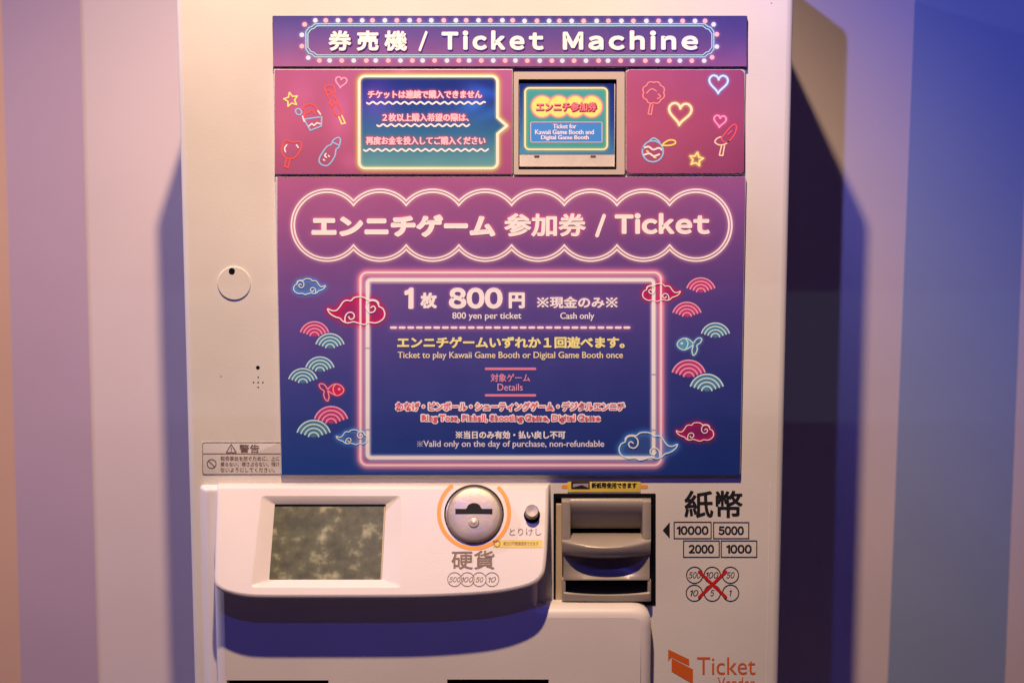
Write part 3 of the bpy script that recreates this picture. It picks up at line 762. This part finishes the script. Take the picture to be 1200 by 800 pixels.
strokes('pink_rule', [([(569.5, 432), (627, 432)], False), ([(569.5, 463), (627, 463)], False)], 2.9, PQ, .0006, ink((242, 120, 130)), po)
ctext('対象ゲーム', (575, 437.6, 621.2, 447.2), PQ, .0008, (240, 138, 150), po, bold=.02, label='pink small lettering')
ctext('Details', (583, 449.4, 612.6, 457.6), PQ, .0008, (240, 150, 160), po, hum=True, bold=.004)
for s_, bb, bo in pinkt:
    text(s_, bb, PQ, .0007, ink((255, 222, 214)), po, bold=.02, grow=1.35, hum=s_[0] == 'R', name='lettering_outline')
    ctext(s_, bb, PQ, .0009, (240, 104, 112), po, bold=.03, hum=s_[0] == 'R', label='pink lettering with cream outline')
ctext('※当日のみ有効・払い戻し不可', (534, 504.6, 662.6, 514), PQ, .0008, (248, 220, 215), po, bold=.04)
ctext('※', (488.8, 516.6, 495.4, 523.2), PQ, .0008, (235, 205, 208), po)
ctext('Valid only on the day of purchase, non-refundable', (496, 515.8, 708, 525.6), PQ, .0008, (235, 205, 208), po, hum=True, bold=.016)
for c, x, y, hw in fans:
    strokes('wave_emblem', fan(x, y, hw), 1.5 if hw < 18 else 1.75, PQ, .0006, ink((246, 150, 160) if c == 'p' else (205, 214, 200)), po, 'pink wave arcs' if c == 'p' else 'pale green wave arcs')
for i, (c, a, w) in enumerate(clouds):
    strokes('cloud_emblem', cloud(*a), w, PQ, .0010, ink((255, 214, 198) if c == 'r' else (225, 222, 225)), po, 'red glowing cloud outline' if c == 'r' else 'pale blue glowing cloud outline')
for c, b0, t0, e0, y0_ in fish:
    strokes('fish_emblem', [(smooth_pts(b0, True), True), (smooth_pts(t0), False), (smooth_pts(e0, True), True), (smooth_pts(y0_), False)], 1.25, PQ, .0006,
            ink((255, 150, 150) if c == 'r' else (205, 220, 215)), po, 'red fish outline' if c == 'r' else 'pale fish outline')

# ---------------- small fittings on the left of the cabinet
def lathe(g, O, u, v, nrm, prof, seg=40):
    rings = [[O + (u * math.cos(2 * math.pi * i / seg) + v * math.sin(2 * math.pi * i / seg)) * r + nrm * h for i in range(seg)] for r, h in prof]
    g.loft(rings, False, True)
def turned(name, plane, px, py, prof_px, m, parent, h0=0, seg=40, smooth=35, label=None):
    k = plane.scale(px, py); O = plane.at(px, py, h0); g = Geo()
    lathe(g, O, plane.u, plane.v, plane.n, [(r * k, h * k) for r, h in prof_px], seg)
    return mk(name, g.v, g.f, m, parent, smooth=smooth, label=label)
lk = turned('lock_cover', F0, 274.6, 331.8, [(19.6, -1), (19.6, 1.2), (18.9, 2.0), (.5, 2.3)], M['cabinet'], TM)
turned('keyhole', F0, 272.2, 317.4, [(3.6, 2.0), (3.6, 2.8), (2.9, 3.0), (2.7, 2.3), (.1, 2.2)], M['black'], lk, seg=16)
turned('speaker_hole', F0, 302.2, 430.6, [(2.3, 0), (2.2, .25), (.1, .26)], M['black'], TM, seg=16, label='larger single sensor hole')
for x, y in ((302.6, 442), (297.2, 448), (302.6, 448), (308.1, 448), (302.6, 453.6)): turned('speaker_hole', F0, x, y, [(.95, 0), (.9, .2), (.1, .21)], M['black'], TM, seg=10)
for x, y in ((904, 4), (259, 441)): turned('paint_chip', F0, x, y, [(.9, 0), (.8, .1), (.1, .12)], M['brownink'], TM, seg=7)
# warning sticker
ws = block('warning_sticker', 236.5, 517.3, 330.6, 556.2, .0004, M['cabinet'], TM, r=.0002, label='small outlined warning sticker')
WPn = front(.0004)
strokes('sticker_line', [(rrect_px(237.5, 518.2, 330, 555.5, 2.5), True), ([(237.5, 531.4), (330, 531.4)], False)], .8, WPn, .0003, M['brownink'], ws)
strokes('warning_triangle', [([(271, 520.4), (265.2, 529.9), (276.9, 529.9)], True), ([(271, 524), (271, 526.8)], False), ([(271, 528.2), (271, 528.5)], False)], 1.0, WPn, .0003, M['brownink'], ws)
strokes('prohibition_mark', [(arc(248, 543.2, 5.2, 0, 360, 24)[:-1], True), ([(244.4, 539.6), (251.6, 546.8)], False)], 1.1, WPn, .0003, M['brownink'], ws)
for s_, bb, bo in (('警告', (280.5, 520.4, 304, 530.2), .015), ('転倒事故を防ぐために、上に', (258.5, 534.2, 327.5, 539.6), .01), ('乗らない、揺さぶらない、傾け', (258.5, 541, 327.5, 546.2), .01), ('ないようにしてください。', (258.5, 547.8, 322, 553), .01)):
    text(s_, bb, WPn, .0003, M['brownink'], ws, bold=bo)

# ---------------- lower panel
LPO = .026; LP = front(LPO)
lx0, lx1 = LP.at(252, 780).x, LP.at(763.5, 780).x; lzt = LP.at(700, 711).z; lzb = .55
g = Geo(); rings = []; fr_ = .011
def rounded(C, n_=5):
    """closed (x, z) outline from corners (x, z, radius)"""
    P = []
    for i, (x, z, r) in enumerate(C):
        a = np.array(C[i - 1][:2]); b_ = np.array((x, z)); c = np.array(C[(i + 1) % len(C)][:2])
        d1 = (a - b_) / np.hypot(*(a - b_)); d2 = (c - b_) / np.hypot(*(c - b_))
        for k in range(n_ + 1):
            t_ = k / n_; P.append(tuple((1 - t_) ** 2 * (b_ + d1 * r) + 2 * t_ * (1 - t_) * b_ + t_ ** 2 * (b_ + d2 * r)))
    return P
xs_, zs_ = LP.at(630, 700).x, LP.at(500, 622).z
LO = rounded([(lx0, lzb, .006), (lx1, lzb, .006), (lx1, lzt, .020), (xs_, lzt, .004), (xs_, zs_, .020), (lx0, zs_, .020)])
for k_ in range(6):
    a = R(90 * k_ / 5); ins = fr_ * (1 - math.sin(a)); dy = fr_ * (1 - math.cos(a))
    rings.append([(x, -LPO + dy, z) for x, z in inset(LO, ins)] if ins > 1e-6 else [(x, -LPO + dy, z) for x, z in LO])
rings.append([(x - .001 if x < lx0 + .006 else x, .0, z) for x, z in LO])
g.loft(rings)
def hole_box(x0, x1, ya, yb): return [LP.at(x0, ya), LP.at(x1, ya), LP.at(x1, yb), LP.at(x0, yb)]
h1, h2 = hole_box(266, 385, 796.5, 850), hole_box(524, 643, 795.5, 850)
face_holes(g, rings[0], [h1, h2])
for h_ in (h1, h2): g.loft([h_, [(p.x, .0, p.z) for p in h_]])
lp = mk('lower_panel', g.v, g.f, M['plastic'], TM, smooth=35)
for h_, nm in ((h1, 'change_tray'), (h2, 'ticket_outlet')):
    g = Geo(); g.box(h_[0].x - .001, h_[1].x + .001, -.0155, -.0140, h_[2].z - .001, h_[0].z + .001); mk(nm, g.v, g.f, M['black'], TM)

g = Geo(); bx_l = F0.at(237.5, 690).x; bx_r = F0.at(640, 690).x; bz_t = F0.at(400, 567.6).z; rings = []
for k_ in range(7):
    a = R(90 * k_ / 6); 
    ins = .0115 * (1 - k_ / 6) ** 1.3
    rings.append(rrect_w(bx_l + ins, bx_r, lzb, bz_t - ins * .25, -.0125 + .0125 * (k_ / 6) ** 1.6, .004))
g.loft(rings, True, False); mk('console_backplate', g.v, g.f, M['plastic'], TM, smooth=40)
# ---------------- control console (sloping hood)
pt, pb = front(.014).at(600, 569), front(.064).at(600, 700)
sl = (pt - pb); sl.x = 0; nrm = Vector((1, 0, 0)).cross(sl).normalized()
if nrm.y > 0: nrm = -nrm
CP = Plane(pb, nrm)
out = smooth_pts([(643.5, 572), (643, 600), (641.5, 640), (639.6, 664), (636, 675), (626, 684), (606, 690.5), (575, 695.5), (530, 698.5), (480, 700), (420, 700.3), (360, 700.3), (310, 700.2), (288, 699), (268, 695), (255.5, 689), (251.3, 681), (251.6, 660), (253, 610), (254.4, 572)], False, 4)
out = [(642.5, 568.6)] + out + [(255.5, 568.4)]
g = Geo()
hx = [(306, 580.5), (470, 580.5), (470, 688), (294, 688)]; hi = [(322, 590.5), (452.3, 590.5), (447.6, 678.8), (315.4, 678.8)]
def sub(P, n_=1): return P
R0 = [CP.at(*p) for p in inset(out, 4.2)]
R1 = [CP.at(*p, -.0006) for p in inset(out, 2.2)]; R2 = [CP.at(*p, -.0019) for p in inset(out, .7)]; R3 = [CP.at(*p, -.0042) for p in out]
zlo = min(p.z for p in R3); zhi = max(p.z for p in R3)
R4 = []
for p in R3:
    v_ = (zhi - p.z) / (zhi - zlo); fx = (p.x - R3[0].x) / (R3[-1].x - R3[0].x)
    dx = -.002 * max(0, fx * 2 - 1) ** 2 if fx > .5 else .002
    R4.append(Vector((p.x + dx, .001, min(zhi, p.z + .004 * v_))))
g.loft([R0, R1, R2, R3, R4])
# bevelled recess: outer edge rounded, then the sloping border, then the screen well
hx_r = rrect_px(0, 0, 1, 1, 0.0)
def quadpts(Q, r=4, n_=4):
    P = []; Qn = [np.array(q, float) for q in Q]
    for i in range(4):
        a, b_, c = Qn[i - 1], Qn[i], Qn[(i + 1) % 4]; d1 = (a - b_) / np.hypot(*(a - b_)); d2 = (c - b_) / np.hypot(*(c - b_))
        for k in range(n_ + 1):
            t_ = k / n_; P.append(tuple((1 - t_) ** 2 * (b_ + d1 * r) + 2 * t_ * (1 - t_) * b_ + t_ ** 2 * (b_ + d2 * r)))
    return P
H0 = [CP.at(*p) for p in quadpts(hx, 5)]; H0b = [CP.at(*p, -.0004) for p in quadpts([(308, 582), (468, 582), (468, 686.5), (296, 686.5)], 4)]
H1 = [CP.at(*p, -.0065) for p in quadpts(hi, 1)]; H2 = [CP.at(*p, -.0085) for p in quadpts(hi, 1)]
face_holes(g, R0, [H0]); g.loft([H0, H0b, H1, H2])
con = mk('control_console', g.v, g.f, M['plastic'], TM, smooth=32, label='cream sloping console with screen and coin slot')
scr = poly_px('screen', [(320, 588.5), (454.5, 588.5), (449.6, 681), (313, 681)], CP, -.0082, M['screen'], con, 'dusty grey green display')
g = Geo(); ribbon(g, [(322, 592), (452.4, 592)], 2.2, CP, -.0079, caps=False); mk('screen_edge_or_shadow_line', g.v, g.f, M['black'], con)  # black strip drawn in as the shadow line along the screen top
g = Geo(); ribbon(g, [(451, 593), (446.6, 678.8)], 1.6, CP, -.0079, caps=False); mk('screen_edge_or_shadow_line', g.v, g.f, M['tanplastic'], con, label='pale right edge of the display')
# coin entry
arcp = arc(555.5, 600.8, 41.2, 130, 405, 60)
strokes('orange_ring', [(arcp, False)], 4.6, CP, .0003, M['orange'], con)
ce = turned('coin_entry', CP, 555.5, 601.6, [(35, -1.5), (35, .3), (33.6, .8)], M['black'], con, seg=56)
co = CP.at(555.6, 603.4); kx = CP.scale(555, 602)
cf = turned('coin_plate', CP, 555.6, 603.4, [(33.2, .2), (33.4, 4.0), (32.9, 5.0), (31.6, 5.9), (29.6, 6.3), (22, 6.8), (12, 7.0), (.3, 7.1)], M['metal'], con, seg=64)
CS = Plane(CP.p + CP.n * 7.4 * kx, CP.n)
slot = [(533.6, 595.8), (545.8, 595.8)] + [(555.4 - 8.2 * math.cos(R(t_)), 595.2 - 6.3 * math.sin(R(t_))) for t_ in range(10, 171, 20)] + [(565, 595.8), (577, 595.8), (577, 601.8), (533.6, 601.8)]
g = Geo(); so = [CS.at(*p) for p in slot]; face_holes(g, so, []); g.loft([so, [p - CS.n * .004 for p in so]]); mk('coin_slot', g.v, g.f, M['black'], con)
turned('coin_rivet', CS, 555.2, 611.8, [(6.3, -2), (6.3, .2), (5.6, .8), (3.4, 1.0), (3.2, .6), (.2, 1.1)], M['metal'], con, seg=24)
# cancel button
turned('button_collar', CP, 623.4, 603.4, [(9.6, -.5), (9.6, .3), (8.2, .5)], M['black'], con, seg=32)
turned('cancel_button', CP, 623.2, 601.4, [(7.9, 0), (7.9, 12), (7.5, 13.2), (6.8, 13.8), (3, 13.6), (.2, 13.4)], M['metal'], con, seg=32, label='small metal cancel knob')
text('とりけし', (597, 618.6, 634.3, 627), CP, .0004, M['brownink'], con, bold=.0)
yl = poly_px('yellow_label', [(635.4, 632), (635.4, 641.2), (577.6, 641.2), (577.6, 632)], CP, .0003, M['yellow'], con, 'yellow new coin label')
text('新500円硬貨使用できます', (590, 634.2, 631, 638.8), CP, .0006, M['brownink'], con)
strokes('coin_mark', [(arc(582.6, 636.6, 3.6, 0, 360, 16)[:-1], True)], .8, CP, .0006, M['brownink'], con)
text('硬貨', (529, 644.6, 579.6, 666.6), CP, .0004, M['brownink'], con, bold=.016, label='large brown coin lettering')
cc = [(532.7, '500'), (547.6, '100'), (561.6, '50'), (576.5, '10')]
L = []
for i, (x, s_) in enumerate(cc):
    if i == 0: L.append((arc(x, 678.4, 8.1, 0, 360, 28)[:-1], True))
    else: L.append((arc(x, 678.4, 8.1, 158, -158, 28), False))
strokes('coin_circles', L, .85, CP, .0004, M['brownink'], con)
for x, s_ in cc:
    w = 2.1 * len(s_); text(s_, (x - w, 675.6, x + w + .6, 681.4), CP, .0006, M['brownink'], con, shear=.25, bold=.0)

# ---------------- banknote acceptor
ba = empty('banknote_slot', (bx0 / 2 + bx1 / 2, .0, bz0)); ba.parent = TM; ba.location = ORG[ba] - ORG[TM]
ba['label'] = 'grey banknote slot unit set in a dark recess'
g = Geo()
g.add([(bx0, 0, bz0), (bx1, 0, bz0), (bx1, 0, bz1), (bx0, 0, bz1), (bx0, .04, bz0), (bx1, .04, bz0), (bx1, .04, bz1), (bx0, .04, bz1)],
      [(4, 5, 6, 7), (0, 4, 7, 3), (1, 2, 6, 5), (0, 1, 5, 4), (3, 7, 6, 2)])
mk('recess', g.v, g.f, M['black'], ba)
# black rim, as the gasket round the opening
RM = front(.0006)
g = Geo(); ro = [RM.at(*p) for p in rrect_px(648.6, 578, 768.4, 709, 1, 2)]; ri = [RM.at(*p) for p in rrect_px(651, 584, 764.5, 706, 1, 2)]
face_holes(g, ro, [ri]); g.loft([ri, [(p.x, .03, p.z) for p in ri]]); g.loft([ro, [(p.x, -.0001, p.z) for p in ro]]); mk('rim', g.v, g.f, M['black'], ba)
g = Geo(); q = front(.0)
a_, b_ = q.at(651.6, 590), q.at(658.8, 706); g.box(a_.x, b_.x, -.0015, .03, b_.z, a_.z, .0008); mk('guide_strip', g.v, g.f, M['tanplastic'], ba)
g = Geo(); a_, b_ = q.at(762.6, 590), q.at(765.6, 706); g.box(a_.x, b_.x, .004, .03, b_.z, a_.z, .0008); mk('guide_strip', g.v, g.f, M['tanplastic'], ba)
def sweep(name, rows, x0, x1, m, nu=24, closex=False, bulge=None, label=None):
    """rows: list of (py at the sides, py at the centre, depth out at the sides, depth out at the centre)"""
    g = Geo(); V = []; nr = len(rows)
    for (pa, pc, da, dc) in rows:
        r_ = []
        for i in range(nu + 1):
            u_ = i / nu; s_ = 1 - (2 * u_ - 1) ** 2
            d = da + (dc - da) * s_; p_ = pa + (pc - pa) * s_
            r_.append(front(d).at(x0 + (x1 - x0) * u_, p_))
        V.append(r_)
    g.loft(V, closed=False)
    # side cheeks back to the recess
    for e in (0, nu):
        edge = [r_[e] for r_ in V]; g.loft([edge, [Vector((p.x, .03, p.z)) for p in edge]], closed=False)
    return mk(name, g.v, g.f, m, ba, smooth=38, label=label)
GP = M['greyplastic']
sweep('top_cover', [(588, 588, -.03, -.03), (583.6, 583.4, .000, .000), (583.4, 583.2, .004, .004), (584.6, 584.4, .0070, .0072), (587, 587, .0085, .0088), (590, 590, .0088, .0092), (594, 594, .0080, .0084), (600, 600, .0055, .0058), (607, 607, .001, .001), (613, 613, -.004, -.004), (618.6, 618.6, -.009, -.009), (619, 619, -.03, -.03)], 664, 757, GP)
for xa, xb in ((658.3, 668.4), (753.0, 762.8)):
    sweep('side_rib', [(583.6, 583.4, -.03, -.03), (583.3, 583.2, .002, .002), (584.5, 584.3, .0085, .0088), (588, 588, .0112, .0118), (596, 596, .0118, .0128), (612, 612, .0120, .0130), (626, 626, .0122, .0132), (634, 634, .013, .014), (640, 640, .012, .012), (640, 640, -.03, -.03)], xa, xb, GP, 8)
sweep('chute_lip', [(624.4, 624.4, -.03, -.03), (624.6, 624.2, -.006, -.006), (627, 627.6, .004, .007), (630.5, 634, .0115, .018), (632.6, 639.6, .014, .0235), (634, 641.8, .0146, .0248), (636, 643.6, .0146, .0248), (641, 647, .0138, .0236), (645.5, 650.4, .0128, .0222), (648, 652.6, .0118, .0200), (649, 653.4, .0108, .0150), (649.4, 653.6, .0095, .0090)], 658.6, 762.4, GP, 32, label='curved grey lip below the note opening')
sweep('lower_face', [(645, 645, -.02, -.02), (646, 646, .0100, .0020), (650, 650, .0104, -.0010), (656, 656, .0106, -.0018), (662, 662, .0106, -.0010), (668, 668, .0106, .0020), (674, 674, .0106, .0062), (678, 678, .0106, .0098), (679.3, 679.3, .0104, .0100), (679.6, 679.6, -.015, -.015)], 660.4, 761.2, GP, 32)
sweep('note_gap', [(678, 678, .0, .0), (684, 684, .0, .0), (694, 697, .002, .002)], 660.8, 761, M['black'], 16)
sweep('bottom_strip', [(692.5, 696.5, -.01, -.01), (693.0, 696.0, .0105, .0115), (695.0, 697.6, .0118, .013), (701, 701.6, .0118, .013), (703.6, 704, .0108, .012), (704.6, 705, .004, .004), (704.8, 705.2, -.03, -.03)], 660.6, 761.4, GP, 16)
for xa, xb in ((658.6, 662.8), (759.2, 762.8)):
    g = Geo(); a_, b_ = front(.0098).at(xa, 679), front(.0098).at(xb, 704.4); g.box(a_.x, b_.x, -.0098, .03, b_.z, a_.z, .0006); mk('side_post', g.v, g.f, GP, ba, smooth=40)
# label above
obar = Geo(); ribbon(obar, [(660, 570), (757.5, 570)], 4.2, F0, .0003); mk('orange_bar', obar.v, obar.f, M['orange'], TM)
nl = block('new_note_label', 665.2, 561.8, 750.8, 576.4, .0009, M['yellow'], TM, r=.0003, label='yellow label about new banknotes')
NL = front(.0009)
poly_px('label_picture', [(691, 564.2), (691, 572.8), (669.4, 572.8), (669.4, 564.2)], NL, .0002, M['ink'], nl, 'dark banknote picture')
poly_px('label_picture', [(689.6, 566), (689.6, 571.4), (682, 568), (671.4, 570.8), (671.4, 566.4)], NL, .0004, mat('grey_banknote_print', (.35, .30, .36), .5), nl, 'grey banknote picture')
text('新紙幣使用できます', (693.2, 565, 746.2, 571.8), NL, .0002, M['ink'], nl, bold=.04)

# ---------------- printing on the right of the cabinet
K = M['ink']
text('紙幣', (802, 574.4, 870.2, 606.4), F0, .0003, K, TM, bold=.022, label='large black banknote lettering')
poly_px('arrow_mark', [(776.6, 621), (784.8, 630.4), (784.8, 611.5)], F0, .0003, K, TM)
for x0, y0, x1, y1, s_ in ((790, 611.4, 833.3, 630.6, '10000'), (836.2, 611.8, 877.4, 630.6, '5000'), (801, 633.3, 842.8, 652.4, '2000'), (845.2, 633.3, 886.8, 652.4, '1000')):
    bx = strokes('value_box', [([(x0, y0), (x1, y0), (x1, y1), (x0, y1)], True)], 1.2, F0, .0003, K, TM)
    cx, cy = (x0 + x1) / 2, (y0 + y1) / 2; w = 3.72 * len(s_)
    text(s_, (cx - w, cy - 5.1, cx + w, cy + 5.1), F0, .0003, K, bx, bold=.045, space=1.0)
for x, y, s_ in ((814, 673.4, '500'), (834.7, 673.4, '100'), (856, 673.4, '50'), (813.6, 694.4, '10'), (834.7, 694.4, '5'), (856.2, 694.4, '1')):
    c_ = strokes('coin_mark', [(arc(x, y, 9.5, 0, 360, 28)[:-1], True)], 1.15, F0, .0003, K, TM)
    w = 2.4 * len(s_) if s_ != '1' else 1.3; text(s_, (x - w, y - 3.6, x + w, y + 3.6), F0, .0003, K, c_, shear=.22, bold=.004)
strokes('red_cross', [([(819.4, 669.2), (850.6, 699)], False), ([(850.6, 669.2), (819.4, 699)], False)], 3.3, F0, .0006, M['red'], TM)
lg = poly_px('logo', [(787, 770.8 + 11), (783, 774), (783, 760.3), (807.6, 772), (807.6, 779.6), (786.8, 769.4)][1:], F0, .0003, M['logo'], TM, 'orange ticket shaped emblem')
poly_px('logo_ticket', [(787, 770.6), (787, 786), (812, 800.6), (812, 783.6)], F0, .0004, M['logo'], lg)
text('Ticket', (816.8, 769.4, 885.3, 790), F0, .0003, M['logo'], TM, hum=True, label='orange maker lettering')
text('Vender', (841, 793, 884.5, 806), F0, .0003, M['logo'], TM, hum=True, label='smaller orange maker lettering')
# seam of the front door near the right edge
g = Geo(); a_ = F0.at(902, 600); g.box(a_.x, a_.x + .0006, -.0003, .001, .3, F0.at(900, 566).z); mk('door_seam', g.v, g.f, M['plastic'], TM)
